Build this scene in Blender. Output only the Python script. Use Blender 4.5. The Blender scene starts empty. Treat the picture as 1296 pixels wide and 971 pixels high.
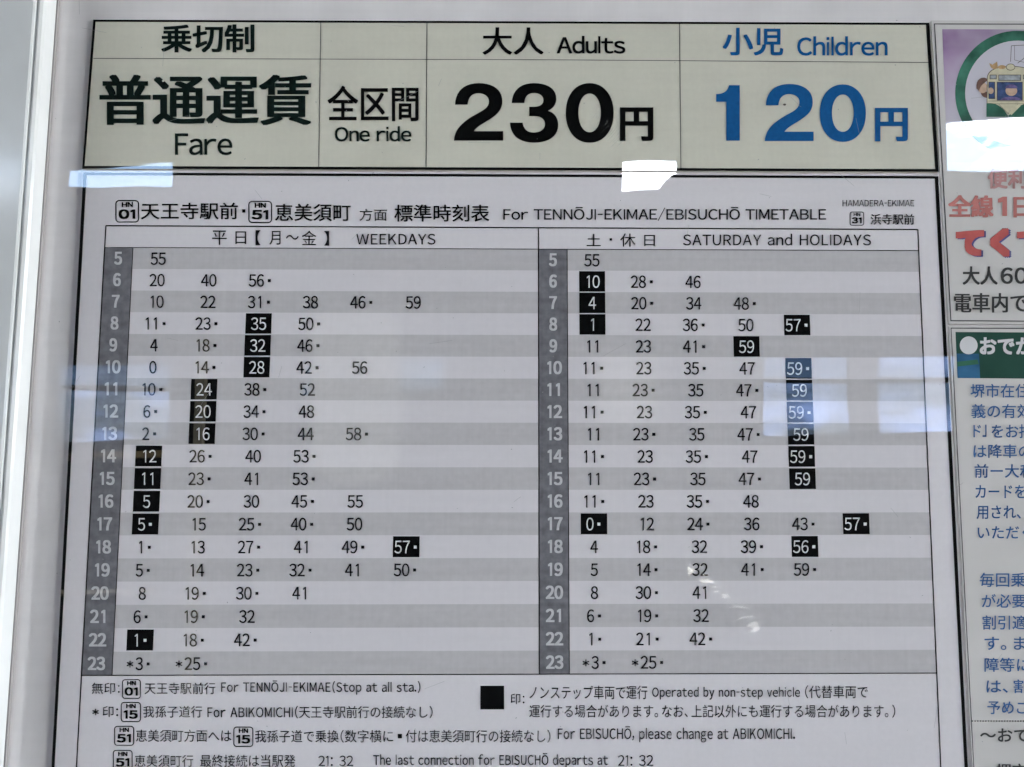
import bpy, math, random
from mathutils import Vector, Matrix
from mathutils.geometry import tessellate_polygon
random.seed(7)
R = math.radians
SC = bpy.context.scene
COL = SC.collection

# ------------------------------------------------------------------ camera
F, CX, CY = 973.0, 648.0, 485.5            # focal length and centre in photo pixels (1296 x 971)
CAM = Vector((0.0, -0.38, 1.50))
up_c = Vector((690 - CX, CY + 9860, -F)).normalized()          # world up as the camera sees it
xr = Vector((84515 - CX, CY - 697, -F)); xr = (xr - up_c * xr.dot(up_c)).normalized()
yr = up_c.cross(xr)
RWC = Matrix((xr, yr, up_c)).transposed()   # world -> camera
RCW = RWC.transposed()                      # camera -> world
cam_d = bpy.data.cameras.new('camera'); cam = bpy.data.objects.new('camera', cam_d); COL.objects.link(cam)
cam.matrix_world = Matrix.Translation(CAM) @ RCW.to_4x4()
cam_d.sensor_width = 36; cam_d.lens = F / 1296 * 36; cam_d.clip_start = 0.01; cam_d.clip_end = 500
SC.camera = cam

# ------------------------------------------------------------------ sky, sun, exposure
SUN_DIR = Vector((0.85, -0.30, 1.15)).normalized()
world = bpy.data.worlds.new('World'); SC.world = world; world.use_nodes = True
nt = world.node_tree; nt.nodes.clear()
wo = nt.nodes.new('ShaderNodeOutputWorld'); bg = nt.nodes.new('ShaderNodeBackground')
sky = nt.nodes.new('ShaderNodeTexSky'); sky.sky_type = 'NISHITA'; sky.sun_disc = False
sky.sun_elevation = math.asin(SUN_DIR.z); sky.sun_rotation = math.atan2(SUN_DIR.x, SUN_DIR.y)
sky.air_density = 1.2; sky.dust_density = 0.8
tc = nt.nodes.new('ShaderNodeTexCoord'); mp = nt.nodes.new('ShaderNodeMapping'); mp.inputs['Scale'].default_value = (1.0, 1.0, 2.4)
mp.inputs['Location'].default_value = (1.4, 3.2, 0.1)
ns = nt.nodes.new('ShaderNodeTexNoise'); ns.inputs['Scale'].default_value = 7.0; ns.inputs['Detail'].default_value = 7; ns.inputs['Roughness'].default_value = .58
cr = nt.nodes.new('ShaderNodeValToRGB'); cr.color_ramp.elements[0].position = .49; cr.color_ramp.elements[1].position = .64
mx = nt.nodes.new('ShaderNodeMix'); mx.data_type = 'RGBA'
mx.inputs['B'].default_value = (26.0, 26.5, 27.5, 1)
nt.links.new(tc.outputs['Generated'], mp.inputs['Vector']); nt.links.new(mp.outputs['Vector'], ns.inputs['Vector'])
nt.links.new(ns.outputs['Fac'], cr.inputs['Fac']); nt.links.new(cr.outputs['Color'], mx.inputs['Factor'])
nt.links.new(sky.outputs['Color'], mx.inputs['A']); nt.links.new(mx.outputs['Result'], bg.inputs['Color'])
bg.inputs['Strength'].default_value = 0.12
nt.links.new(bg.outputs['Background'], wo.inputs['Surface'])
sd = bpy.data.lights.new('sun', 'SUN'); sd.energy = 3.0; sd.angle = R(.5); sd.color = (1, .95, .87)
sun = bpy.data.objects.new('sun', sd); COL.objects.link(sun); sun.rotation_euler = (-SUN_DIR).to_track_quat('-Z', 'Y').to_euler()
SC.view_settings.view_transform = 'Standard'; SC.view_settings.look = 'None'
SC.view_settings.gamma = 1; SC.view_settings.use_curve_mapping = False
SC.view_settings.exposure = 3.88

# ------------------------------------------------------------------ measuring helpers
def ray(px, py):
    return RCW @ Vector((px - CX, CY - py, -F))
def P(px, py, y=0.0):                       # where a sight line meets the plane y
    d = ray(px, py); t = (y - CAM.y) / d.y
    return CAM + d * t
def PR(px, py, y):                          # where its reflection in the notices lands on the wall opposite
    d = ray(px, py); t = (0 - CAM.y) / d.y; p = CAM + d * t
    d.y = -d.y; t = (y - p.y) / d.y
    return p + d * t

# ------------------------------------------------------------------ materials
WAVY = {'white board', 'white laminated paper', 'pale grey green print', 'warm white poster paper', 'grey printed band', 'pale printed band', 'dark grey printed column'}
def mat(name, color, rough=.5, coat=1.0, mottle=0.0, mscale=400, stretch=(1, 1, 1), dirt=0.0, metal=0, gloss_bump=True, coat_rough=.010, coat_ior=1.85, streak=0.0):
    m = bpy.data.materials.new(name); m.use_nodes = True; n = m.node_tree; b = n.nodes['Principled BSDF']
    b.inputs['Base Color'].default_value = (*color, 1); b.inputs['Roughness'].default_value = rough; b.inputs['Metallic'].default_value = metal
    b.inputs['Coat Weight'].default_value = coat; b.inputs['Coat Roughness'].default_value = coat_rough; b.inputs['Coat IOR'].default_value = coat_ior
    b.inputs['Specular IOR Level'].default_value = .0
    g = n.nodes.new('ShaderNodeNewGeometry')
    last = None
    def layer(scale, amt, st, detail=3, lo=.3, hi=.7):
        nonlocal last
        mp = n.nodes.new('ShaderNodeMapping'); mp.inputs['Scale'].default_value = st
        t = n.nodes.new('ShaderNodeTexNoise'); t.inputs['Scale'].default_value = scale; t.inputs['Detail'].default_value = detail
        r = n.nodes.new('ShaderNodeMapRange'); r.inputs['From Min'].default_value = lo; r.inputs['From Max'].default_value = hi
        r.inputs['To Min'].default_value = 1 - amt; r.inputs['To Max'].default_value = 1 + amt * .6
        n.links.new(g.outputs['Position'], mp.inputs['Vector']); n.links.new(mp.outputs['Vector'], t.inputs['Vector']); n.links.new(t.outputs['Fac'], r.inputs['Value'])
        v = n.nodes.new('ShaderNodeVectorMath'); v.operation = 'MULTIPLY'
        if last is None: v.inputs[0].default_value = color
        else: n.links.new(last, v.inputs[0])
        n.links.new(r.outputs['Result'], v.inputs[1]); last = v.outputs['Vector']
    if mottle: layer(mscale, mottle, stretch)
    if streak: layer(260, streak, (.05, 1, 1), 2); layer(500, streak * .6, (1, 1, .04), 2)
    if dirt: layer(26, dirt, (1, 1, 1), 6, .35, .65); layer(900, dirt * .7, (1, 1, 1), 2, .12, .34)
    if last is not None: n.links.new(last, b.inputs['Base Color'])
    if gloss_bump:                          # laminate film is never perfectly flat
        prev = None
        for sc_, dist in ((14, .00012), (80, .000004)):
            t = n.nodes.new('ShaderNodeTexNoise'); t.inputs['Scale'].default_value = sc_; t.inputs['Detail'].default_value = 1.5
            n.links.new(g.outputs['Position'], t.inputs['Vector'])
            bp = n.nodes.new('ShaderNodeBump'); bp.inputs['Distance'].default_value = dist; bp.inputs['Strength'].default_value = 1
            n.links.new(t.outputs['Fac'], bp.inputs['Height'])
            if prev is not None: n.links.new(prev, bp.inputs['Normal'])
            prev = bp.outputs['Normal']
        n.links.new(prev, b.inputs['Coat Normal'])
        if name in WAVY:                    # slow buckling of the paper under the film
            pm = n.nodes.new('ShaderNodeMapping'); pm.inputs['Scale'].default_value = (1, 1, .45)
            t = n.nodes.new('ShaderNodeTexNoise'); t.inputs['Scale'].default_value = 13; t.inputs['Detail'].default_value = 2.5; t.inputs['Roughness'].default_value = .45
            bp = n.nodes.new('ShaderNodeBump'); bp.inputs['Distance'].default_value = .0022; bp.inputs['Strength'].default_value = 1
            n.links.new(g.outputs['Position'], pm.inputs['Vector']); n.links.new(pm.outputs['Vector'], t.inputs['Vector']); n.links.new(t.outputs['Fac'], bp.inputs['Height']); n.links.new(bp.outputs['Normal'], b.inputs['Normal'])
    return m
M = {}
M['board'] = mat('white board', (.80, .765, .768), dirt=.07, streak=.02)
M['paper'] = mat('white laminated paper', (.77, .735, .758), mottle=.02, streak=.012)
M['cream'] = mat('pale grey green print', (.69, .67, .57), dirt=.04, mottle=.02, streak=.02)
M['posterpaper'] = mat('warm white poster paper', (.67, .645, .625), dirt=.05)
M['black'] = mat('black ink', (.003, .0035, .004), dirt=.3)
M['ink'] = mat('soft black ink', (.012, .012, .016), mottle=.1)
M['greenblack'] = mat('green black ink', (.006, .015, .013), mottle=.2)
M['line'] = mat('thin printed rule', (.06, .06, .065))
M['blue'] = mat('blue ink', (.012, .11, .32), mottle=.12)
M['bluetext'] = mat('blue text ink', (.06, .15, .35))
M['band'] = mat('grey printed band', (.58, .557, .567), mottle=.045, mscale=260, streak=.045)
M['bandlight'] = mat('pale printed band', (.745, .712, .735), mottle=.02, mscale=260, streak=.02)
M['hour'] = mat('dark grey printed column', (.20, .197, .215), mottle=.25, mscale=240, streak=.12)
M['hourtext'] = mat('pale grey numeral ink', (.62, .62, .63), mottle=.1)
M['whitetext'] = mat('white numeral ink', (.72, .72, .73))
M['red'] = mat('faded red ink', (.58, .14, .13), mottle=.15, mscale=120)
M['red2'] = mat('worn red ink', (.57, .22, .20), mottle=.15, mscale=120)
M['redfade'] = mat('pale faded red ink', (.60, .33, .32), mottle=.2, mscale=120)
M['plum'] = mat('blue violet ink', (.12, .12, .30))
M['greytext'] = mat('charcoal ink', (.065, .065, .065))
M['green'] = mat('dark green ink', (.06, .19, .135), mottle=.6, mscale=75)
M['greenhead'] = mat('deep green print', (.03, .085, .065), mottle=.12, mscale=60)
M['bluepatch'] = mat('blue painted reflection', (.05, .16, .30), mottle=.5, mscale=60, stretch=(.6, 1, 1.6))
M['greenpatch'] = mat('green painted reflection', (.05, .16, .10), mottle=.3, mscale=90)
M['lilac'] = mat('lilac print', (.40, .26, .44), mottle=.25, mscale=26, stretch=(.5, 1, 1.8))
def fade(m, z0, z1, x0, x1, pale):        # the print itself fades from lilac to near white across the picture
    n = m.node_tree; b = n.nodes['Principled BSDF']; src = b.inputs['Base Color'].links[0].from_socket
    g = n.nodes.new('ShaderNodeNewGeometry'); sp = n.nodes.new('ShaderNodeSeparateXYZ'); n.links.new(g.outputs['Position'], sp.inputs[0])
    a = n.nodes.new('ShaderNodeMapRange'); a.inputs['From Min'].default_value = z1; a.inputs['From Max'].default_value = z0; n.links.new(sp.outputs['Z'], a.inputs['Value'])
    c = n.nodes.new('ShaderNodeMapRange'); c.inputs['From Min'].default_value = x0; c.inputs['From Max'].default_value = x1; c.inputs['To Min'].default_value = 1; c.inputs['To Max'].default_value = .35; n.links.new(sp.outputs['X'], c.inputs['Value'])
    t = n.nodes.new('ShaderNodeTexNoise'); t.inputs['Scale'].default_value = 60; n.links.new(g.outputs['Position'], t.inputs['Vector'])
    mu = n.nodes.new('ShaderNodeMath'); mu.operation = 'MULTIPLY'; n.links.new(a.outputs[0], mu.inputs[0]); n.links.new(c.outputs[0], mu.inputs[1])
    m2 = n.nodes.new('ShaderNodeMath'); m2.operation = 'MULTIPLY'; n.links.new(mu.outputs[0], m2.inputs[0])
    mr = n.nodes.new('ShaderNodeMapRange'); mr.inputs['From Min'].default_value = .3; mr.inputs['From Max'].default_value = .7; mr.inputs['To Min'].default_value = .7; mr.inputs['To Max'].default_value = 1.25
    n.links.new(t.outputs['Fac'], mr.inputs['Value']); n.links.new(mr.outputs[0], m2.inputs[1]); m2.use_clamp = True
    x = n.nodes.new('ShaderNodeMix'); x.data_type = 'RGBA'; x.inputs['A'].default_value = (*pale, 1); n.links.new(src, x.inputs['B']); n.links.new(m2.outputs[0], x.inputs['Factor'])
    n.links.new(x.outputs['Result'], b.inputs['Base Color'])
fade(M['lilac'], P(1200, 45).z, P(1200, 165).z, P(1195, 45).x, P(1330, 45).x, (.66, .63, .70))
M['lilacpale'] = mat('pale lilac print', (.65, .63, .70))
M['tram'] = mat('pale yellow print', (.70, .65, .47), mottle=.15, mscale=300)
M['outline'] = mat('brown outline ink', (.12, .10, .09))
M['brown'] = mat('brown print', (.20, .12, .10), mottle=.3, mscale=300)
M['skin'] = mat('peach print', (.62, .44, .33), mottle=.15, mscale=400)
M['orange'] = mat('orange print', (.58, .38, .20), mottle=.3, mscale=300)
M['navy'] = mat('navy print', (.07, .11, .24), mottle=.5, mscale=300)
M['cap'] = mat('violet grey print', (.17, .14, .30), mottle=.4, mscale=400)
M['skyprint'] = mat('light blue print', (.40, .43, .46), mottle=.4, mscale=400)
M['rail'] = mat('white coated aluminium', (.67, .68, .68), rough=.35, coat=.8, coat_rough=.13, gloss_bump=False, dirt=.04)
M['gasket'] = mat('grey rubber', (.3, .28, .28), coat=0, gloss_bump=False)
def film(name, alpha):
    m = mat(name, (.8, .82, .82), rough=.3); m.node_tree.nodes['Principled BSDF'].inputs['Alpha'].default_value = alpha; m.node_tree.nodes['Principled BSDF'].inputs['Coat Weight'].default_value = 0; return m
M['glint'] = film('creased film', .7); M['faint'] = film('rubbed film', .16); M['faint2'] = film('scratched film', .38)
M['scuff'] = mat('pale scuff', (.80, .80, .82), rough=.3)
M['concrete'] = mat('platform concrete', (.22, .21, .20), rough=.9, coat=0, gloss_bump=False, mottle=.2, mscale=4)
M['plaster'] = mat('shelter wall paint', (.03, .028, .027), rough=.8, coat=0, gloss_bump=False, mottle=.12, mscale=3)
M['steel'] = mat('painted steel', (.03, .031, .033), rough=.5, coat=0, gloss_bump=False)
M['wood'] = mat('pale timber', (.62, .55, .42), rough=.6, coat=0, gloss_bump=False)
M['stationwall'] = mat('station wall', (.45, .44, .42), rough=.9, coat=0, gloss_bump=False)
def tint(name, c, rough=0.0):
    m = bpy.data.materials.new(name); m.use_nodes = True; n = m.node_tree; n.nodes.clear()
    o = n.nodes.new('ShaderNodeOutputMaterial'); t = n.nodes.new('ShaderNodeBsdfTransparent'); t.inputs[0].default_value = (*c, 1)
    g = n.nodes.new('ShaderNodeBsdfGlossy'); g.inputs['Roughness'].default_value = .05
    x = n.nodes.new('ShaderNodeMixShader'); x.inputs[0].default_value = .05
    n.links.new(t.outputs[0], x.inputs[1]); n.links.new(g.outputs[0], x.inputs[2]); n.links.new(x.outputs[0], o.inputs[0]); return m
M['amber'] = tint('amber slit tint', (.13, .115, .085))  # warms and dims the light through one added slit
M['paleslit'] = tint('pale slit tint', (.42, .40, .36))  # dims the light through the lowest added slit
M['tinted'] = tint('blue tinted glass', (.23, .275, .37))
M['tinteddim'] = tint('smoked glass', (.20, .235, .29))

# ------------------------------------------------------------------ object helpers
def meta(o, label=None, cat=None, group=None, kind=None):
    if label: o['label'] = label
    if cat: o['category'] = cat
    if group: o['group'] = group
    if kind: o['kind'] = kind
    return o
def empty(name, loc, label=None, cat=None, group=None):
    o = bpy.data.objects.new(name, None); COL.objects.link(o); o.location = loc; o.empty_display_size = .01
    return meta(o, label, cat, group)
def world_loc(o):
    v = o.location.copy()
    while o.parent: o = o.parent; v = v + o.location
    return v
def mesh(name, verts, faces, m, parent=None, centre=True):
    verts = [Vector(v) for v in verts]
    org = Vector((0, 0, 0))
    if centre and verts:
        org = sum(verts, Vector((0, 0, 0))) / len(verts)
    me = bpy.data.meshes.new(name); me.from_pydata([v - org for v in verts], [], faces); me.validate(); me.update()
    me.materials.append(m)
    o = bpy.data.objects.new(name, me); COL.objects.link(o)
    if parent is not None:
        o.parent = parent; o.location = org - world_loc(parent)
    else: o.location = org
    return o
def quad(name, pts, m, parent, y=0.0):      # flat print: four photo-measured corners on the plane y, TL TR BR BL
    return mesh(name, [P(a, b, y) for a, b in pts], [(0, 3, 2, 1)], m, parent)
def slab(name, pts, m, parent, y0, y1):     # sheet with thickness: front at y0, back at y1
    v = [P(a, b, 0) for a, b in pts]
    return prism(name, [(p.x, p.z) for p in v], m, parent, y0, y1)
def prism(name, xz, m, parent, y0, y1):
    n = len(xz); v = [(x, y0, z) for x, z in xz] + [(x, y1, z) for x, z in xz]
    f = [tuple(range(n - 1, -1, -1)), tuple(range(n, 2 * n))] + [(i, (i + 1) % n, n + (i + 1) % n, n + i) for i in range(n)]
    return mesh(name, v, f, m, parent)
def box(name, a, b, m, parent=None):
    x0, y0, z0 = a; x1, y1, z1 = b
    v = [(x0, y0, z0), (x1, y0, z0), (x1, y1, z0), (x0, y1, z0), (x0, y0, z1), (x1, y0, z1), (x1, y1, z1), (x0, y1, z1)]
    return mesh(name, v, [(0, 3, 2, 1), (4, 5, 6, 7), (0, 1, 5, 4), (1, 2, 6, 5), (2, 3, 7, 6), (3, 0, 4, 7)], m, parent)
def lineq(name, a, b, w, m, parent, y=-.00010, w2=None):       # straight rule of width w photo pixels
    a = Vector(a); b = Vector(b); d = (b - a).normalized(); n = Vector((-d.y, d.x)); w2 = w if w2 is None else w2
    return quad(name, [a - n * w / 2, b - n * w2 / 2, b + n * w2 / 2, a + n * w / 2], m, parent, y)
def frame4(name, pts, w, m, parent, y=-.00012, ws=None):       # mitred rectangular border, one mesh
    pts = [Vector(p) for p in pts]; ws = ws or [w] * 4; out = []
    c = sum(pts, Vector((0, 0))) / 4
    inn = []
    for i, p in enumerate(pts):
        sx = 1 if p.x < c.x else -1; sy = 1 if p.y < c.y else -1
        wx = ws[3] if p.x < c.x else ws[1]; wy = ws[0] if p.y < c.y else ws[2]
        inn.append(Vector((p.x + sx * wx, p.y + sy * wy)))
    v = [P(p.x, p.y, y) for p in pts] + [P(p.x, p.y, y) for p in inn]
    f = [(i, i + 4, (i + 1) % 4 + 4, (i + 1) % 4) for i in range(4)]
    return mesh(name, v, f, m, parent)

# ------------------------------------------------------------------ lettering
GL = {}; WANT = set(); JOBS = []
def fw(ch):
    if ch == ' ' or ord(ch) > 126: return ch
    return chr(ord(ch) + 0xFEE0)
def is_lat(ch): return 0xFF01 <= ord(ch) <= 0xFF5E or ch == 'Ō'
def build_glyphs():
    obs = []
    for ch, off in sorted(WANT):
        c = bpy.data.curves.new('g', 'FONT'); c.body = ch; c.offset = off; c.size = 1; c.resolution_u = 4
        o = bpy.data.objects.new('g', c); COL.objects.link(o); obs.append((ch, off, o))
    bpy.context.view_layer.update(); dg = bpy.context.evaluated_depsgraph_get()
    for ch, off, o in obs:
        ev = o.evaluated_get(dg); me = ev.to_mesh()
        vs = [(v.co.x, v.co.y) for v in me.vertices]; fs = [tuple(p.vertices) for p in me.polygons]
        ev.to_mesh_clear()
        # first make them face the viewer: signed area positive
        GL[(ch, off)] = (vs, fs)
    for ch, off in list(GL):
        if ch == '１':                     # plain stroke with a flag, no foot
            w = .075 + 2 * off
            GL[(ch, off)] = ([(.21 - w, 0), (.21, 0), (.21, .735), (.155, .735), (.0, .64), (.0, .565), (.21 - w, .645)], [(0, 1, 6), (1, 2, 6), (2, 3, 6), (3, 4, 6), (4, 5, 6)])
        if ch in 'Ｉｌｉ':
            w = .072 + 2 * off; h = {'Ｉ': .735, 'ｌ': .78, 'ｉ': .545}[ch]
            v_ = [(0, 0), (w, 0), (w, h), (0, h)]; f_ = [(0, 1, 2, 3)]
            if ch == 'ｉ': v_ += [(-.008, .665), (w + .008, .665), (w + .008, .76), (-.008, .76)]; f_ += [(4, 5, 6, 7)]
            GL[(ch, off)] = (v_, f_)
        if ch in '－／':
            vs, fs = GL[(ch, off)]; k_ = .45 if ch == '－' else .5
            GL[(ch, off)] = ([(x * k_, y) for x, y in vs], fs)
    for ch, off, o in obs:
        c = o.data; bpy.data.objects.remove(o); bpy.data.curves.remove(c)
def text(s, x0, y0, x1, y1, m, parent, name='lettering', off=0.0, bold=0.0, y=-.00020, label=None, sb=.04, mono=False):
    s = ''.join(fw(c) for c in s)
    for c in s:
        if c != ' ': WANT.add(('Ｏ' if c == 'Ō' else c, off))
    JOBS.append((s, x0, y0, x1, y1, m, parent, name, off, bold, y, label, sb, mono))
SBX = {}
for chars, ab in (('INMHilJU', (.032, .032)), ('BDEFKLPRbhkmnrp', (.03, 0)), ('dq1', (0, .03)), ('ATVYvyft', (-.02, -.02)), ('(', (.09, .02)), (')', (.03, 0)), (':', (.09, .12)), ('-', (.03, .03))):
    for ch_ in chars: SBX[fw(ch_)] = ab
def run_text():
    build_glyphs()
    for s, x0, y0, x1, y1, m, parent, name, off, bold, y, label, sb, mono in JOBS:
        V = []; Fc = []; cur = 0.0
        for c in s:
            if c == ' ': cur += .26 + 2 * sb; continue
            vs, fs = GL[('Ｏ' if c == 'Ō' else c, off)]
            if not vs: cur += .3; continue
            mnx = min(v[0] for v in vs); mxx = max(v[0] for v in vs)
            if mono:
                mc = (mnx + mxx) / 2; vs = [(mc + (v[0] - mc) * .9, v[1]) for v in vs]; dx = cur + .2775 - mc + (.01 if c == '１' else 0); adv = .555
            elif is_lat(c):
                la, ra = SBX.get(c, (0, 0)); la += sb; ra += sb
                dx = cur + la - mnx; adv = (mxx - mnx) + la + ra
            elif c in '（【「': dx = cur - .45; adv = .55
            elif c in '）】」、。': dx = cur; adv = .62
            else: dx = cur; adv = 1.0
            b = len(V)
            V += [(v[0] + dx, v[1]) for v in vs]; Fc += [tuple(i + b for i in f) for f in fs]
            if c == 'Ō':
                top = max(v[1] for v in vs); b = len(V); a0 = mnx + dx + .12; a1 = mxx + dx - .12
                V += [(a0, top + .08), (a1, top + .08), (a1, top + .14), (a0, top + .14)]; Fc.append((b, b + 1, b + 2, b + 3))
            cur += adv
        lx = min(v[0] for v in V); hx = max(v[0] for v in V); ly = min(v[1] for v in V); hy = max(v[1] for v in V)
        if mono: lx, hx, ly, hy = 0, cur, -.012, .745
        finish_flat(V, Fc, lx, hx, ly, hy, x0, y0, x1, y1, m, parent, name, bold, y, label)
def finish_flat(V, Fc, lx, hx, ly, hy, x0, y0, x1, y1, m, parent, name, bold, y, label):
    bx, by = bold if isinstance(bold, tuple) else (bold, bold)
    X0, X1, Y0, Y1 = x0 + bx, x1 - bx, y0 + by, y1 - by
    offs = [(0, 0)]
    if bold:
        offs = [(ox * bx, oy * by) for ox in (-1, 0, 1) for oy in (-1, 0, 1)]
    W = []; FF = []
    for k, (ox, oy) in enumerate(offs):
        b = len(W)
        for v in V:
            px = X0 + (v[0] - lx) / (hx - lx) * (X1 - X0) + ox; py = Y1 - (v[1] - ly) / (hy - ly) * (Y1 - Y0) + oy
            W.append(P(px, py, y - k * .000006))
        FF += [tuple(i + b for i in f) for f in Fc]
    o = mesh(name, W, FF, m, parent)
    me = o.data
    if sum(p.normal.y * p.area for p in me.polygons) > 0: me.flip_normals()
    if label: o['label'] = label
    return o
def bez(p0, p1, p2, p3, n=10):
    return [tuple(((1 - t) ** 3 * p0[k] + 3 * (1 - t) ** 2 * t * p1[k] + 3 * (1 - t) * t * t * p2[k] + t ** 3 * p3[k]) for k in (0, 1)) for t in [i / n for i in range(1, n + 1)]]
def path(start, *segs):
    pts = [start]
    for s in segs:
        if len(s) == 2 and not isinstance(s[0], tuple): pts.append(s)
        else: pts += bez(pts[-1], *s)
    if (Vector(pts[0]) - Vector(pts[-1])).length < 1e-6: pts.pop()
    return pts
def ell(cx, cy, rx, ry, n=48, p=2.0):
    o = []
    for i in range(n):
        a = 2 * math.pi * i / n; c, s = math.cos(a), math.sin(a)
        o.append((cx + rx * math.copysign(abs(c) ** (2 / p), c), cy + ry * math.copysign(abs(s) ** (2 / p), s)))
    return o
def poly_px(name, loops, m, parent, y=-.00015, label=None):    # filled outline, photo pixels; further loops are holes
    vs = [P(a, b, y) for l in loops for a, b in l]
    tris = tessellate_polygon([[Vector((a, -b, 0)) for a, b in l] for l in loops])
    o = mesh(name, vs, [tuple(t) for t in tris], m, parent); me = o.data
    for p in me.polygons:
        if p.normal.y > 0: p.flip()
    me.update()
    if label: o['label'] = label
    return o

# ================================================================== the place behind the viewer
D = -3.0; LH = 5.5
platform = mesh('platform', [(-400, -400, 0), (400, -400, 0), (400, 60, 0), (-400, 60, 0)], [(0, 1, 2, 3)], M['concrete'], None, False)
meta(platform, kind='structure')
stw = box('station_wall', (-LH, .03, 0), (LH, .18, 3.35), M['stationwall'])
meta(stw, 'pale painted station wall that carries the notice case', 'wall')
# shelter wall opposite: plate with window openings and added slits, seen only as reflections in the laminated notices
lit = [[(-140, 240), (42, 237), (44, 200), (-140, 216)], [(79, 238), (217, 236), (219, 198), (82, 211)], [(787, 241), (861, 238), (861, 196), (787, 199)], [(1197, 218), (1340, 214), (1340, 140), (1198, 149)]]
dim = [[(62, 560), (214, 556), (214, 458), (64, 462)], [(380, 500), (560, 492), (560, 452), (384, 460)], [(966, 552), (1081, 551), (1081, 449), (966, 451)], [(1113, 548), (1217, 546), (1217, 449), (1113, 451)]]
cd = bpy.data.curves.new('w', 'CURVE'); cd.dimensions = '2D'; cd.fill_mode = 'BOTH'; cd.extrude = .03
def spl(pts):
    s = cd.splines.new('POLY'); s.points.add(len(pts) - 1)
    for i, (a, b) in enumerate(pts): s.points[i].co = (a, b, 0, 1)
    s.use_cyclic_u = True
spl([(-LH, 0), (LH, 0), (LH, 3.35), (-LH, 3.35)])
slits = [[(62, 754.4), (203, 752.7), (203, 744.4), (62, 746.4)], [(60, 584), (208, 580), (208, 570), (60, 574)], [(224, 568), (229, 568), (230, 478), (225.5, 478)]]  # narrow slits added so that bright streaks appear in the reflection
holes = []
for h in lit + dim + slits:
    q = [PR(a, b, D) for a, b in h]; holes.append(q); spl([(v.x, v.z) for v in q])
tmp = bpy.data.objects.new('w', cd); COL.objects.link(tmp); bpy.context.view_layer.update()
me = bpy.data.meshes.new_from_object(tmp.evaluated_get(bpy.context.evaluated_depsgraph_get())); bpy.data.objects.remove(tmp)
me.transform(Matrix.Translation((0, D - .03, 0)) @ Matrix.Rotation(R(90), 4, 'X')); me.materials.clear(); me.materials.append(M['plaster'])
wall = bpy.data.objects.new('shelter_wall', me); COL.objects.link(wall)
meta(wall, 'dark shelter wall with small high windows facing the notices', 'wall')
for i, q in enumerate(holes):
    if i >= len(lit):
        mt = M['amber'] if i == len(holes) - 2 else M['paleslit'] if i == len(holes) - 3 else M['tinteddim'] if i == len(lit) + 1 else M['tinted']
        prism('window_or_slit_pane', [(v.x, v.z) for v in q], mt, wall, D - .034, D - .030)
        if i in (4, 6, 7):
            z = (q[0].z * .30 + q[3].z * .70); x0 = min(v.x for v in q); x1 = max(v.x for v in q)
            box('window_bar', (x0, D - .028, z - .012), (x1, D - .002, z + .012), M['steel'], wall)
canopy = box('platform_canopy', (-LH, D - .2, 3.36), (LH, .3, 3.46), M['steel']); meta(canopy, 'flat dark canopy roof over the platform', 'roof')
def post(px, y0, y1, w, m, name, label, yd=D + .25):
    a = PR(px, y1, yd); b = PR(px, y0, yd)
    o = box(name, (a.x - w / 2, yd - w / 2, 0), (a.x + w / 2, yd + w / 2, b.z), m); meta(o, label, 'post'); return o
mc = [(872 + 43 * math.cos(a * math.pi / 18), 262 + 46 * math.sin(a * math.pi / 18)) for a in range(36)]
q = [PR(a, b, D + .12) for a, b in mc]; blk = prism('reflection_blocker', [(v.x, v.z) for v in q], M['steel'], None, D + .003, D + .12)  # unseen disc added to block the lower corner of the middle window
meta(blk, 'dark round disc added to cut off part of a window reflection', 'blocker')
post(251, 425, 560, .035, M['wood'], 'timber_post', 'slim pale timber post by the shelter windows')

def pale(name, px, yd, m, label, cat, th=.03):
    q = [PR(a, b, yd) for a, b in px]; o = prism(name, [(v.x, v.z) for v in q], m, None, yd - th, yd); meta(o, label, cat); return o
def rounded(x0, y0, x1, y1, r):
    p = []
    for cx, cy, a0 in ((x1 - r, y0 + r, -90), (x1 - r, y1 - r, 0), (x0 + r, y1 - r, 90), (x0 + r, y0 + r, 180)):
        p += [(cx + r * math.cos(R(a0 + t)), cy + r * math.sin(R(a0 + t))) for t in (0, 30, 60, 90)]
    return p
M['reflector'] = mat('pale reflector paint', (.72, .70, .62), rough=.7, coat=0, gloss_bump=False)
pale('tall_pale_reflector', rounded(392, 392, 505, 610, 34), D + .06, M['reflector'], 'tall rounded pale panel added to lighten the reflection', 'board')  # unseen panel, put in for a faint pale area in the reflection
pale('small_pale_reflector', rounded(762, 448, 832, 535, 6), D + .06, M['reflector'], 'small pale panel added to lighten the reflection further right', 'board')  # second added panel, reflects as a small whitish spot

# ================================================================== the display case
case = empty('display_case', (0, .01, P(648, 485).z), 'white framed notice case with fare sign, timetable and posters on its board', 'display case')
TL, BL = P(73, 0), P(7, 950)
def ext(p, q, z): t = (z - p.z) / (q.z - p.z); return p.x + (q.x - p.x) * t
ZT, ZB = P(648, -70).z, P(648, 1060).z
XL = (ext(TL, BL, ZT), ext(TL, BL, ZB)); XR = P(1560, 485).x
prism('backing_board', [(XL[0] - .01, ZT), (XR, ZT), (XR, ZB), (XL[1] - .01, ZB)], M['board'], case, .0012, .006)
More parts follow.
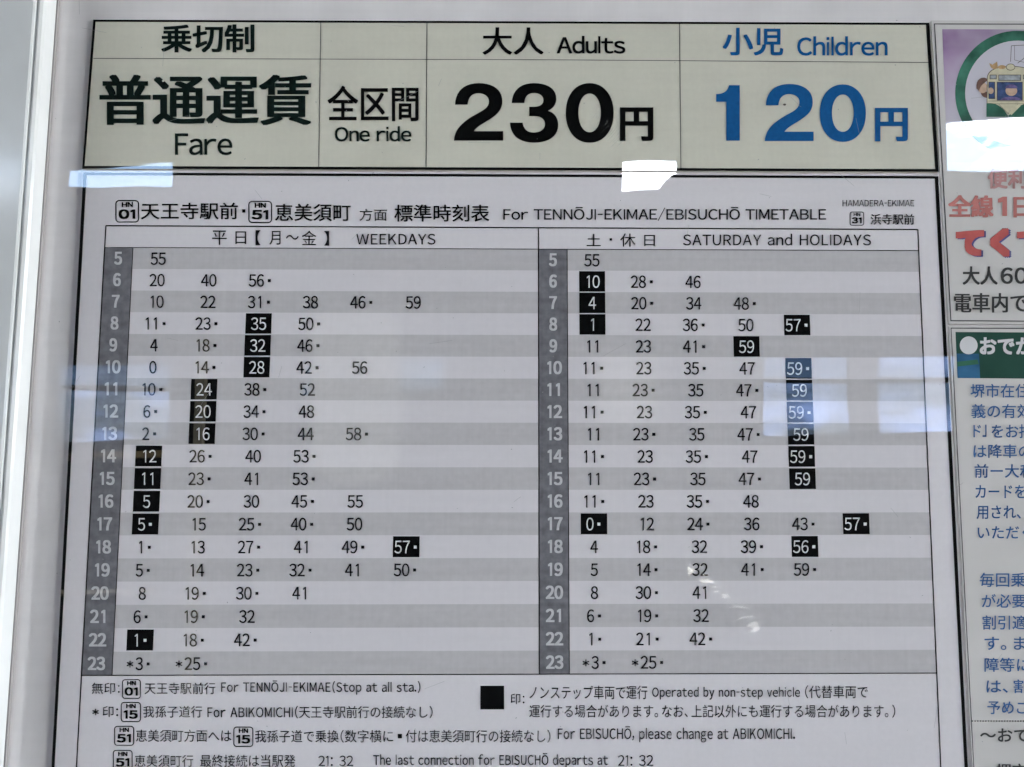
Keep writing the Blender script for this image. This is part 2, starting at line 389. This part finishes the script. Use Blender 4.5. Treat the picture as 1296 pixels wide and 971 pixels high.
# left rail, swept profile (offset from the inner edge, depth)
prof = [(-.0000, .0012), (-.0000, -.0088), (-.0006, -.0104), (-.0018, -.0112), (-.0026, -.0112), (-.0029, -.0106), (-.0034, -.0106), (-.0037, -.0116), (-.0046, -.0122), (-.040, -.0122), (-.041, -.011), (-.041, .012), (0, .012)]
pv = [(XL[0] + a, b, ZT) for a, b in prof] + [(XL[1] + a, b, ZB) for a, b in prof]; n = len(prof)
mesh('frame_rail', pv, [tuple(range(n)), tuple(range(2 * n - 1, n - 1, -1))] + [(i, i + n, (i + 1) % n + n, (i + 1) % n) for i in range(n)], M['rail'], case)
gv = [(XL[0], ZT), (XL[0] + .0007, ZT), (XL[1] + .0007, ZB), (XL[1], ZB)]
prism('gasket', gv, M['gasket'], case, -.0008, .0012)
box('frame_rail', (XL[0] - .04, -.012, ZT), (XR, .012, ZT + .035), M['rail'], case)
box('frame_rail', (XL[1] - .04, -.012, ZB - .035), (XR, .012, ZB), M['rail'], case)
box('frame_rail', (XR, -.012, ZB - .035), (XR + .035, .012, ZT + .035), M['rail'], case)

# ================================================================== the fare notice
FQ = [(118, 25), (1176, 29), (1188, 217.5), (104, 213.5)]
fare = empty('fare_notice', P(646, 121, .0005), 'pale green fare sign with large black 230 and blue 120 prices', 'sign')
slab('panel', FQ, M['cream'], fare, 0, .0011)
frame4('border', FQ, 3, M['black'], fare, -.00012, [2.6, 4.2, 3.4, 3.0])
lineq('cell_line', (118, 74), (700, 75.8), .8, M['line'], fare); lineq('cell_line', (700, 75.8), (1177, 79.2), .8, M['line'], fare)
for a, b in (((406, 27), (403.3, 213)), ((540.4, 27), (539.2, 214)), ((860, 28), (861.8, 215))): lineq('cell_line', a, b, .9, M['line'], fare)
K = M['black']
text('乗切制', 204, 31, 322, 66.5, M['greenblack'], fare, bold=(1.0, .7))
text('普通運賃', 126, 94.5, 394, 158.5, M['greenblack'], fare, bold=(1.9, .85))
text('Fare', 221.5, 169, 294, 196.5, M['greenblack'], fare, bold=.35, sb=.03)
text('全区間', 414.6, 108.7, 529.8, 153.6, K, fare, bold=.6)
text('One ride', 423.8, 159.7, 520.6, 179.3, M['greenblack'], fare, bold=.35, sb=.03)
text('大人', 610.7, 34.7, 688, 69.3, K, fare, bold=(.7, .35))
text('Adults', 704.8, 45.5, 791.4, 68, K, fare, bold=.45, sb=.03)
text('円', 784.6, 136, 826.8, 178.6, K, fare, bold=(1.7, 1.1))
B = M['blue']
text('小児', 914.8, 35.2, 991.4, 70.4, B, fare, bold=.7)
text('Children', 1009, 46, 1123.4, 70.6, B, fare, bold=.45, sb=.03)
text('円', 1107.3, 136.6, 1149, 179, B, fare, bold=(1.7, 1.1))
two = path((4, 80), ((5, 30), (38, 0), (92, 0)), ((148, 0), (180, 26), (180, 68)), ((180, 98), (163, 116), (132, 136)), ((108, 151), (84, 163), (74, 179)), (183, 179), (183, 214), (0, 214),
           ((2, 180), (20, 155), (62, 128)), ((100, 104), (130, 97), (130, 68)), ((130, 50), (113, 38), (91, 38)), ((66, 38), (53, 54), (51, 80)))
three = path((7, 74), ((9, 28), (38, 0), (90, 0)), ((142, 0), (173, 22), (173, 58)), ((173, 80), (161, 95), (142, 103)), ((167, 110), (180, 130), (180, 156)), ((180, 198), (145, 222), (90, 222)),
             ((34, 222), (2, 194), (0, 147)), (48, 147), ((51, 172), (65, 184), (90, 184)), ((114, 184), (131, 172), (131, 153)), ((131, 134), (116, 123), (92, 123)), (72, 123), (72, 88), (90, 88),
             ((112, 88), (125, 79), (125, 63)), ((125, 47), (111, 37), (90, 37)), ((68, 37), (56, 49), (54, 74)))
one = path((91, 0), (91, 214), (39, 214), (39, 64), (0, 64), (0, 34), ((26, 34), (44, 26), (50, 0)))
zero = [ell(89, 111, 89, 111, 56, 2.15), ell(89, 111, 42, 72, 48, 2.1)]
def num(loops, ox, oy, s, m):
    return poly_px('price_numeral', [[(ox + a * s, oy + b * s) for a, b in l] for l in loops], m, fare, -.0002)
s1 = 1 / 2.943
num([two], 574.6, 105.3, s1, K); num([three], 645.3, 105.3, s1, K); num(zero, 716, 105.3, s1, K)
s2 = 183 / 214 / 2.613
num([one], 906.4, 108.0, s2, B); num([two], 968.0, 106.4, s2 * 1.03, B); num(zero, 1037.5, 107, s2 * 1.0, B)
# a nick in the blue 2 and in the sign's second character
poly_px('blemish', [ell(993, 132.5, 2.0, 1.4, 10)], M['outline'], fare, -.0003)
poly_px('blemish', [ell(206.5, 102.5, 1.5, 1.3, 9)], M['cream'], fare, -.0003)

# ================================================================== the timetable
TQ = [(105, 218), (1187.5, 222.5), (1225.5, 985), (64.5, 985)]
tt = empty('timetable_sheet', P(646, 600, .0005), 'laminated white tram timetable with grey banded rows of departure minutes', 'timetable')
slab('sheet', [(104.3, 217.2), (1188.8, 221.7), (1229.5, 1040), (60.5, 1040)], M['paper'], tt, 0, .0011)
frame4('border', [(105.5, 218.3), (1187.5, 223.0), (1228, 1030), (62, 1030)], 3, M['black'], tt, -.00012, [3.2, 4.4, 3, 4.0])
# second, inner hairline and the table
I = M['ink']
T_TL, T_TR, T_BR, T_BL = (134, 285.8), (1161.6, 290.6), (1185.8, 852), (103, 855)
H_L, H_R = (132.6, 313.3), (1162.6, 317.3)
def mix2(a, b, t): return (a[0] + (b[0] - a[0]) * t, a[1] + (b[1] - a[1]) * t)
def project(v):
    c = RWC @ (v - CAM); return (CX + F * c.x / -c.z, CY - F * c.y / -c.z)
def on_sheet(a, b, c, d, u, v):             # bilinear in the sheet's own plane (TL TR BR BL), back to photo pixels
    A, B_, C_, D_ = (P(*q) for q in (a, b, c, d))
    return project((A * (1 - u) + B_ * u) * (1 - v) + (D_ * (1 - u) + C_ * u) * v)
DV0, DV1 = (681.6, 315.4), (682.6, 853.3)   # divider
NR = 19
LT = (H_L, DV0, DV1, T_BL); RT = (DV0, H_R, T_BR, DV1)
def row_v(r): return r / NR
for side, Q in (('l', LT), ('r', RT)):
    for r in range(NR):
        a = on_sheet(*Q, 0, r / NR); b = on_sheet(*Q, 1, r / NR); c = on_sheet(*Q, 1, (r + 1) / NR); d = on_sheet(*Q, 0, (r + 1) / NR)
        quad('row_band', [a, b, c, d], M['band'] if r % 2 == 0 else M['bandlight'], tt, -.00005)
hc = [quad('hour_column', [H_L, (168.3, 313.5), (141.7, 854.8), T_BL], M['hour'], tt, -.0001),
      quad('hour_column', [DV0, (717.8, 315.6), (720.6, 853.2), DV1], M['hour'], tt, -.0001)]
for a, b, w in ((T_TL, T_TR, 1.5), (T_TR, (1191.5, 990), 1.4), (T_TL, (96, 985), 1.4), (T_BL, T_BR, 1.3), (H_L, H_R, .9), ((681.4, 288.5), DV1, 1.2), ((168.3, 313.5), (141.7, 854.8), .8), ((717.8, 315.6), (720.6, 853.2), .8)):
    lineq('table_rule', a, b, w, K, tt, -.00014)
text('平', 268.5, 291.9, 287, 310, I, tt); text('日', 298, 293, 311.4, 309, I, tt); text('【', 323.5, 291.5, 329.5, 310.5, I, tt, bold=.3)
text('月', 341, 292.5, 355, 309.8, I, tt); text('～', 362, 297.5, 378, 303.5, I, tt); text('金', 382, 292, 400.5, 310.3, I, tt); text('】', 410.5, 292.5, 416.5, 311, I, tt, bold=.3)
text('WEEKDAYS', 451, 296, 551, 309.7, I, tt, bold=(.10, .06), sb=.065)
text('土', 742.6, 296.3, 760.2, 311.6, I, tt); text('休', 785, 295.6, 804.4, 312.3, I, tt); text('日', 815.3, 297.5, 828.9, 311.5, I, tt)
quad('printed_dot', [(771.6, 301.6), (774.6, 301.6), (774.6, 304.6), (771.6, 304.6)], I, tt, -.0002)
text('SATURDAY and HOLIDAYS', 864.5, 296, 1102.3, 310.8, I, tt, bold=(.10, .06), sb=.065)
left = """5:55|6:20,40,56.|7:10,22,31.,38,46.,59|8:11.,23.,#35,50.|9:4,18.,#32,46.|10:0,14.,#28,42.,56|11:10.,#24,38.,52|12:6.,#20,34.,48|13:2.,#16,30.,44,58.|14:#12,26.,40,53.|15:#11,23.,41,53.|16:#5,20.,30,45.,55|17:#5.,15,25.,40.,50|18:1.,13,27.,41,49.,#57.|19:5.,14,23.,32.,41,50.|20:8,19.,30.,41|21:6.,19.,32|22:#1.,18.,42.|23:*3.,*25."""
right = """5:55|6:#10,28.,46|7:#4,20.,34,48.|8:#1,22,36.,50,#57.|9:11,23,41.,#59|10:11.,23,35.,47,#59.|11:11,23.,35,47.,#59|12:11.,23,35.,47,#59.|13:11,23.,35,47.,#59|14:11.,23,35.,47,#59.|15:11,23.,35,47.,#59|16:11.,23,35.,48|17:#0.,12,24.,36,43.,#57.|18:4,18.,32,39.,#56.|19:5,14.,32,41.,59.|20:8,30.,41|21:6.,19.,32|22:1.,21.,42.|23:*3.,*25."""
U = {'l': [(198.9, 264.4, 329.5, 394, 459, 524), (176, 243.3, 310.3, 377, 443, 510)], 'r': [(749.4, 813, 877.3, 942.4, 1006.8, 1070), (753, 820.6, 888.6, 956.5, 1023.5, 1091)]}
for side, Q, data, hcol in (('l', LT, left, hc[0]), ('r', RT, right, hc[1])):
    for r, line in enumerate(data.split('|')):
        hr, items = line.split(':')
        t = (r - 1) / 17 if side == 'l' else (r - 1) / 17
        cyL = on_sheet(*Q, .05, (r + .5) / NR)[1]
        k = 1 + .035 * (r / 18 - .5)
        hx = (149.5 + (122 - 149.5) * r / 18) if side == 'l' else (699.8 + (702 - 699.8) * r / 18)
        w = (11.6 if len(hr) == 1 else 23.2) * k
        text(hr, hx - w / 2, cyL - 8.6 * k, hx + w / 2, cyL + 8.4 * k, M['hourtext'], hcol, name='hour_numeral', bold=(.75, .5), mono=True)
        for j, it in enumerate(items.split(',')):
            inv = it[0] == '#'; it = it.lstrip('#'); dot = it.endswith('.'); s = it.rstrip('.')
            cx = U[side][0][j] + (U[side][1][j] - U[side][0][j]) * ((r - 1) / 17)
            uu = (cx - H_L[0]) / (DV0[0] - H_L[0]) if side == 'l' else (cx - DV0[0]) / (H_R[0] - DV0[0])
            cy = on_sheet(*Q, max(0, min(1, uu)), (r + .5) / NR)[1] + .6
            lean = (cx - 690) / 10300 * 13.6
            par = tt; mt = I if (r * 7 + j * 3) % 5 else M['ink']
            if inv:
                hw = 16.6 * k; hh = 13.1 * k
                par = quad('highlight_block', [(cx - hw - lean * .9, cy - hh - .5), (cx + hw - lean * .9, cy - hh - .5), (cx + hw + lean, cy + hh - .5), (cx - hw + lean, cy + hh - .5)], K, tt, -.00015); mt = M['whitetext']
            nchar = len(s) + (1 if dot else 0); cw = 10.4 * k; start = cx - nchar * cw / 2 + (0.2 if dot else 0)
            gx0 = start; gx1 = start + len(s) * cw
            star = s[0] == '*'; dg = s.lstrip('*')
            if star:
                text('*', gx0, cy - 4.2, gx0 + 8.4, cy + 4.6, mt, par, name='star_mark', bold=.25); gx0 += cw
            text(dg, gx0, cy - 8.3 * k, gx1, cy + 7.9 * k, mt, par, name='minute_numeral', bold=(.08, .04) if inv else (.2, .1), y=-.00024, mono=True)
            if dot:
                dx = start + len(s) * cw + 6.0
                quad('printed_dot', [(dx - 1.9, cy - 2), (dx + 1.9, cy - 2), (dx + 1.9, cy + 1.8), (dx - 1.9, cy + 1.8)], mt, par, -.00022)

def badge(x0, y0, x1, y1, n):
    r = (x1 - x0) * .16
    def rr(a, b, c, d, r):
        p = []
        for cx, cy, a0 in ((c - r, b + r, -90), (c - r, d - r, 0), (a + r, d - r, 90), (a + r, b + r, 180)):
            p += [(cx + r * math.cos(R(a0 + t)), cy + r * math.sin(R(a0 + t))) for t in (0, 22, 45, 67, 90)]
        return p
    w = (x1 - x0) * .042 + .15
    o = poly_px('station_number_badge', [rr(x0, y0, x1, y1, r), rr(x0 + w, y0 + w, x1 - w, y1 - w, r - w)], M['ink'], tt, -.00016)
    W, H = x1 - x0, y1 - y0
    text('HN', x0 + .27 * W, y0 + .09 * H, x0 + .74 * W, y0 + .31 * H, K, o, name='line_code', bold=(.4 * W / 30, .25 * W / 30))
    text(n, x0 + .14 * W, y0 + .41 * H, x0 + .84 * W, y0 + .84 * H, K, o, name='station_number', bold=(.9 * W / 30, .6 * W / 30), sb=.07)
badge(146, 253.3, 176, 281.8, '01'); badge(314.2, 254.3, 344.4, 282.4, '51'); badge(1075.4, 268, 1093.6, 285.6, '31')
text('天王寺駅前', 178.4, 256.5, 301, 277.8, K, tt, bold=.2)
quad('printed_dot', [(306.5, 265), (310.6, 265), (310.6, 269.2), (306.5, 269.2)], K, tt, -.0002)
text('恵美須町', 348.2, 258, 444, 280, K, tt, bold=.2)
text('方面', 455, 264.4, 489.7, 279.6, K, tt)
text('標準時刻表', 499.2, 259, 619.2, 280.6, K, tt, bold=.2)
text('For TENNŌJI-EKIMAE/EBISUCHŌ TIMETABLE', 637, 262.2, 1045.5, 279.6, I, tt, bold=.15)
text('HAMADERA-EKIMAE', 1066.4, 253.3, 1157, 261.2, I, tt)
text('浜寺駅前', 1102, 271, 1157, 284.4, I, tt, bold=.15)
text('無印:', 116, 864, 151.5, 878.3, I, tt); badge(154.4, 859.8, 178.2, 884.6, '01')
text('天王寺駅前行', 183, 864, 272.6, 878.7, I, tt); text('For TENNŌJI-EKIMAE(Stop at all sta.)', 280, 861.5, 532, 879.3, I, tt, bold=(.10, .06), sb=.065)
text('*', 117, 897.2, 125, 905.4, I, tt, bold=.3); text('印:', 130, 894, 149.5, 907.5, I, tt); badge(152.8, 888.6, 178.4, 914, '15')
text('我孫子道行', 181.2, 893.5, 255.8, 908.3, I, tt); text('For ABIKOMICHI(', 262.6, 893.5, 377, 909.4, I, tt, bold=(.10, .06), sb=.065); text('天王寺駅前行の接続なし)', 378.5, 893.5, 547.5, 909.2, I, tt)
badge(144.4, 918.8, 169.8, 944, '51'); text('恵美須町方面へは', 172, 923.5, 292.7, 939, I, tt); badge(295.4, 919.8, 320.6, 945.4, '15')
text('我孫子道で乗換(', 322.8, 924, 435, 940, I, tt); text('数字横に', 436.5, 924, 497.5, 939.8, I, tt)
quad('printed_dot', [(503.4, 929), (508.8, 929), (508.8, 934.6), (503.4, 934.6)], K, tt, -.0002)
text('付は恵美須町行の接続なし)', 513.5, 923.6, 696.5, 940, I, tt); text('For EBISUCHŌ, please change at ABIKOMICHI.', 706, 919.5, 1006, 939.8, I, tt, bold=(.10, .06), sb=.065)
badge(142.8, 949.3, 167.8, 974.5, '51'); text('恵美須町行', 170.3, 955.5, 244.5, 970.6, I, tt); text('最終接続は当駅発', 253.4, 955.3, 373.8, 970.8, I, tt)
text('21: 32', 403, 956.5, 447, 969.8, I, tt); text('The last connection for EBISUCHŌ departs at', 472.5, 953.4, 769.4, 972, I, tt, bold=(.10, .06), sb=.065); text('21: 32', 782, 955.8, 826.7, 969.6, I, tt)
quad('legend_block', [(608, 868), (638, 868), (638, 898), (608, 898)], K, tt, -.00015)
text('印:', 646.3, 878, 663.8, 891.3, I, tt)
text('ノンステップ車両で運行', 670, 868, 819.3, 885, I, tt); text('Operated by non-step vehicle', 825.5, 869.5, 1012.4, 885.5, I, tt, bold=(.10, .06), sb=.065); text('(代替車両で', 1019, 867.5, 1098.3, 884, I, tt)
text('運行する場合があります。なお、上記以外にも運行する場合があります。)', 670, 892, 1133, 908.5, I, tt)

# ================================================================== day ticket poster (upper right)
pa = empty('day_ticket_poster', P(1330, 220, .0005), 'poster with green ring round a yellow tram and faded red lettering', 'poster')
slab('sheet', [(1179, 26), (1500, 27), (1512, 412), (1201, 410)], M['posterpaper'], pa, 0, .0011)
frame4('border', [(1182, 29.8), (1498, 30.6), (1508, 408.6), (1202.8, 406.6)], 1, M['line'], pa, -.0001, [1.2, 1.2, 1.3, 1.3])
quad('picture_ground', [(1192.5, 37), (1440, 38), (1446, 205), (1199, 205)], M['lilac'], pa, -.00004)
CXR, CYR = 1288, 118
poly_px('green_ring', [ell(CXR, CYR, 79, 79, 72), ell(CXR, CYR, 66.5, 66.5, 72)], M['green'], pa, -.0001)
poly_px('ring_centre', [ell(CXR, CYR, 66.5, 66.5, 72)], M['lilacpale'], pa, -.00007)
bodyp = path((1249, 146), (1249.5, 98), ((1251, 88), (1262, 84.5), (1280, 84)), ((1298, 84.5), (1309, 88), (1311, 98)), (1311.5, 146))
tram = poly_px('printed_tram', [bodyp], M['tram'], pa, -.00012)
def outl(pts, w=.8, y=-.00017, par=None, m='outline', closed=True):
    n = len(pts); V = []; Fc = []
    for i in range(n if closed else n - 1):
        a = Vector(pts[i]); b = Vector(pts[(i + 1) % n]); d = (b - a)
        if d.length < 1e-5: continue
        d.normalize(); nn = Vector((-d.y, d.x)) * w / 2; k = len(V)
        V += [P(*(a - nn - d * w / 4), y), P(*(b - nn + d * w / 4), y), P(*(b + nn + d * w / 4), y), P(*(a + nn - d * w / 4), y)]; Fc.append((k, k + 3, k + 2, k + 1))
    return mesh('drawn_outline', V, Fc, M[m], par or tram)
outl(bodyp)
def rc(a, b, c, d): return [(a, b), (c, b), (c, d), (a, d)]
for (q, m) in ((rc(1251.5, 104, 1259, 125), 'navy'), (rc(1262, 104, 1294, 127), 'navy'), (rc(1297, 104, 1308, 125), 'navy'), (rc(1253, 95, 1261, 100), 'skyprint'), (rc(1264, 95, 1292, 102), 'skyprint'), (rc(1295, 95, 1307, 100), 'skyprint')):
    o = poly_px('printed_window', [q], M[m], tram, -.00015); outl(q, .8, -.0002, tram)
poly_px('headlamp', [ell(1279, 85, 5.5, 4, 20)], M['tram'], tram, -.00019); outl(ell(1279, 85, 5.5, 4, 20), .7, -.00022, tram)
poly_px('tram_driver', [ell(1280, 115, 7.5, 6.5, 20)], M['skin'], tram, -.00022); poly_px('driver_cap', [path((1272, 112), ((1273, 105), (1287, 105), (1288, 112)))], M['cap'], tram, -.00024); poly_px('driver_coat', [path((1266, 127), ((1268, 121), (1292, 121), (1293, 127)))], M['cap'], tram, -.00021)
for ya in (128, 131.5): outl([(1251, ya), (1310, ya)], .5, -.0002, tram, closed=False)
poly_px('front_emblem', [[(1268, 134), (1280, 146), (1292, 134), (1286, 132), (1274, 132)]], M['tram'], tram, -.00021)
outl([(1264, 132), (1276, 144), (1288, 132)], .5, -.0002, tram, closed=False)
poly_px('green_hill', [path((1248.5, 148), (1248.5, 131), ((1258, 129), (1270, 134), (1276, 148)))], M['green'], pa, -.00018)
poly_px('green_hill', [path((1276, 148), ((1284, 134), (1298, 129), (1312, 131)), (1312, 148))], M['green'], pa, -.00019)
poly_px('passenger_face', [ell(1243.5, 111, 6.2, 7, 24)], M['skin'], pa, -.00015)
poly_px('passenger_hair', [path((1236, 112), ((1234, 97), (1248, 96), (1250, 101)), ((1248, 105), (1241, 106), (1239, 115)))], M['brown'], pa, -.00018)
poly_px('passenger_body', [path((1241, 117), (1249, 116), (1249, 124), ((1245, 124), (1242, 121), (1241, 117)))], M['brown'], pa, -.00013)
poly_px('passenger_face', [ell(1254, 115, 3.6, 4.2, 18)], M['skin'], tram, -.00024)
poly_px('roof_ornament', [path((1252, 80), (1256, 82), (1262, 78), (1263, 86), ((1258, 89), (1254, 88), (1252, 80)))], M['orange'], pa, -.00018)
poly_px('roof_ornament', [ell(1268, 85, 5, 2.5, 16)], M['orange'], pa, -.00019)
outl([(1279, 78), (1280, 58), (1300, 57), (1296, 74), (1288, 80)], .7, -.0001, pa, closed=False); outl([(1284, 57.5), (1284, 76), (1296, 79)], .5, -.0001, pa, closed=False)
text('便利な', 1250, 213.5, 1326, 239, M['redfade'], pa, bold=.7)
text('全線', 1200, 247, 1257.5, 275.4, M['red2'], pa, bold=(1.1, .6)); text('1', 1263, 249, 1274.5, 273.5, M['red2'], pa, bold=1.4); text('日', 1282.5, 249.5, 1304, 275.4, M['red2'], pa, bold=(1.1, .6))
for ox, oy, mm, yy in ((2.2, 1.2, 'plum', -.00012), (0, 0, 'red', -.0002)):
    text('てくて', 1209.5 + ox, 288.5 + oy, 1323 + ox, 325.5 + oy, M[mm], pa, bold=2.6, y=yy)
text('大人', 1218.3, 337.2, 1262.7, 360.6, M['greytext'], pa, bold=.5); text('600', 1266.7, 338.5, 1318, 359.5, M['greytext'], pa, bold=.5, sb=.06)
text('電車内で', 1207.3, 371, 1300, 395.8, M['greytext'], pa, bold=(.6, .25))

# ================================================================== notice with green heading (lower right)
pb = empty('pass_holder_notice', P(1350, 700, .0005), 'notice with dark green heading bar and lines of blue text', 'poster')
slab('sheet', [(1201, 412.8), (1520, 414), (1548, 1040), (1235.5, 1040)], M['posterpaper'], pb, .00001, .0011)
frame4('border', [(1203.2, 414.8), (1516, 416), (1540, 1030), (1235, 1030)], 1, M['line'], pb, -.0001, [1.2, 1.2, 1.2, 1.0])
hd = quad('heading_bar', [(1209.3, 420.3), (1500, 422), (1503, 481), (1212, 478.6)], M['greenhead'], pb, -.00005)
quad('heading_reflection', [(1210.6, 447.6), (1239, 447.8), (1240.5, 478.8), (1212, 478.5)], M['bluepatch'], hd, -.00008)  # bluish reflection on the bar, put into the colour
quad('heading_reflection', [(1211.3, 458), (1237, 455), (1239, 461), (1211.7, 464)], M['greenpatch'], hd, -.00011)  # green strip inside the painted reflection
poly_px('heading_disc', [ell(1226, 437.2, 11.3, 11.3, 32)], M['whitetext'], hd, -.00012)
text('おでか', 1240, 427, 1308, 448.8, M['whitetext'], hd, bold=.8)
BT = M['bluetext']
for s, a, b, c, d in (('堺市在住', 1228.3, 486, 1303, 503.4), ('義の有効', 1229.5, 511.5, 1305, 529.4), ('は降車の', 1232.2, 562.5, 1305.5, 579.8), ('前ー大和', 1233.4, 587.5, 1308, 604.8), ('カードを', 1234.6, 614, 1298, 630.6),
                      ('用され、', 1236, 640, 1292, 657), ('いただく', 1237.4, 666, 1304, 682.2), ('毎回乗', 1240, 725, 1298, 743), ('が必要', 1242.5, 752, 1298.4, 769.4), ('割引適', 1243.5, 779, 1299.6, 797),
                      ('す。ま', 1246, 806, 1298.5, 822.8), ('障等に', 1246, 832.6, 1303, 850.4), ('は、割', 1248.5, 860, 1302, 877.4), ('予めご', 1249.6, 886.8, 1302, 904)):
    text(s, a, b, c, d, BT, pb, bold=.14)
text('ド', 1232, 538, 1241.5, 553.6, BT, pb, bold=.14); text('」', 1243.5, 537.5, 1248.5, 553, BT, pb, bold=.2); text('をお持', 1255, 537, 1307, 554.6, BT, pb, bold=.14)
for i in range(40): quad('dotted_rule', [(1229.8 + i * 3.4, 912.1), (1231.6 + i * 3.4, 912.1), (1231.6 + i * 3.4, 913.3), (1229.8 + i * 3.4, 913.3)], M['ink'], pb, -.0001) if i < 22 else None
text('～おで', 1240.5, 922, 1302, 939, M['greytext'], pb, bold=.3)
text('堺市', 1261, 966.5, 1300, 984, M['greytext'], pb, bold=.3)

# ================================================================== wrinkle and scratches in the laminate
def arc_mark(cx, cy, r, a0, a1, w, parent, name='scratch', y=-.0004, m='scuff'):
    n = 10; V = []
    for i in range(n + 1):
        t = i / n; a = R(a0 + (a1 - a0) * t); ww = w * math.sin(math.pi * min(max(t, .02), .98))
        for s in (-1, 1): V.append(P(cx + (r + s * ww / 2) * math.cos(a), cy + (r + s * ww / 2) * math.sin(a), y))
    o = mesh(name, V, [(2 * i, 2 * i + 1, 2 * i + 3, 2 * i + 2) for i in range(n)], M[m], parent)
    return o
for i in range(16):
    rr_ = 38 + i * 3.1 + random.uniform(-1, 1); a = random.uniform(26, 40)
    arc_mark(722, 124, rr_, a, a + random.uniform(8, 22), random.uniform(.3, .7), fare, m='faint')
def clear_film(name):                       # bare film surface: clear, mirror-like
    m = bpy.data.materials.new(name); m.use_nodes = True; n = m.node_tree; n.nodes.clear()
    o = n.nodes.new('ShaderNodeOutputMaterial'); t = n.nodes.new('ShaderNodeBsdfTransparent'); g = n.nodes.new('ShaderNodeBsdfGlossy'); g.inputs['Roughness'].default_value = .2
    f = n.nodes.new('ShaderNodeFresnel'); f.inputs['IOR'].default_value = 1.40; x = n.nodes.new('ShaderNodeMixShader')
    n.links.new(f.outputs[0], x.inputs[0]); n.links.new(t.outputs[0], x.inputs[1]); n.links.new(g.outputs[0], x.inputs[2]); n.links.new(x.outputs[0], o.inputs[0]); return m
M['crease'] = clear_film('creased clear film')
def facet(name, pts, tx, tz, parent):       # a fold of the film that stands up from the sheet, leaning right (tx) and up (tz)
    q = [P(a, b, 0) for a, b in pts]; xm = max(p.x for p in q); zm = max(p.z for p in q)
    tris = tessellate_polygon([[Vector((a, -b, 0)) for a, b in pts]])
    o = mesh(name, [(p.x, -.0003 - tx * (xm - p.x) - tz * (zm - p.z), p.z) for p in q], [tuple(t) for t in tris], M['crease'], parent)
    for p in o.data.polygons:
        if p.normal.y > 0: p.flip()
    o.data.update(); return o
for pts in ([(866.2, 710.8), (869, 716.7), (877, 720), (881, 722.6), (874, 724.5), (870, 727.5), (868, 718.7)], [(881.9, 732.4), (888, 730.4), (894.6, 731.4), (906.3, 737.8), (894.6, 735.6), (884.8, 737.3)],
            [(895.6, 744.1), (904.4, 740.6), (905.9, 742.1), (900.5, 744.1)], [(910.2, 750), (920, 751.9), (926.9, 757.8), (920, 755.5), (911.2, 754.9)],
            path((914.2, 766.6), ((922, 763), (938, 763), (950.4, 771.5)), ((938, 766.4), (924, 765.5), (914.2, 766.6))), path((922, 782.3), ((932, 777.5), (948, 776.5), (955.3, 780.9)), ((947, 779), (934, 780), (922, 782.3))),
            path((939.6, 790), ((946, 785.5), (955, 784), (957.8, 787)), (961.7, 797.3), ((950, 798), (943, 798.5), (935.7, 798.5)), ((945, 797), (950, 796), (951.3, 794)), ((947, 792), (943, 791), (939.6, 790))),
            [(886, 724), (892, 728), (890, 729)], [(901, 748), (908, 747.4), (909, 748.6), (903, 749.2)]):
    facet('film_crease', pts, .56, .12, tt)
V = []; Fc = []                             # dust and hairline scratches in the film
for i in range(150):
    px, py = random.uniform(70, 1290), random.uniform(5, 965); a = random.uniform(0, math.pi)
    L, w = (random.uniform(.4, 1.0), random.uniform(.4, .9)) if i % 4 else (random.uniform(4, 16), .28)
    c, sn = math.cos(a), math.sin(a); b = len(V)
    for u, v in ((-L, -w), (L, -w), (L * 1.1, 0), (L, w), (-L, w), (-L * 1.1, 0)):
        V.append(P(px + u * c / 1 - v * sn / 2, py + u * sn + v * c / 2, -.0005))
    Fc.append((b, b + 1, b + 2, b + 3, b + 4, b + 5))
du = mesh('dust', V, Fc, M['faint2'], case); du['kind'] = 'stuff'
run_text()
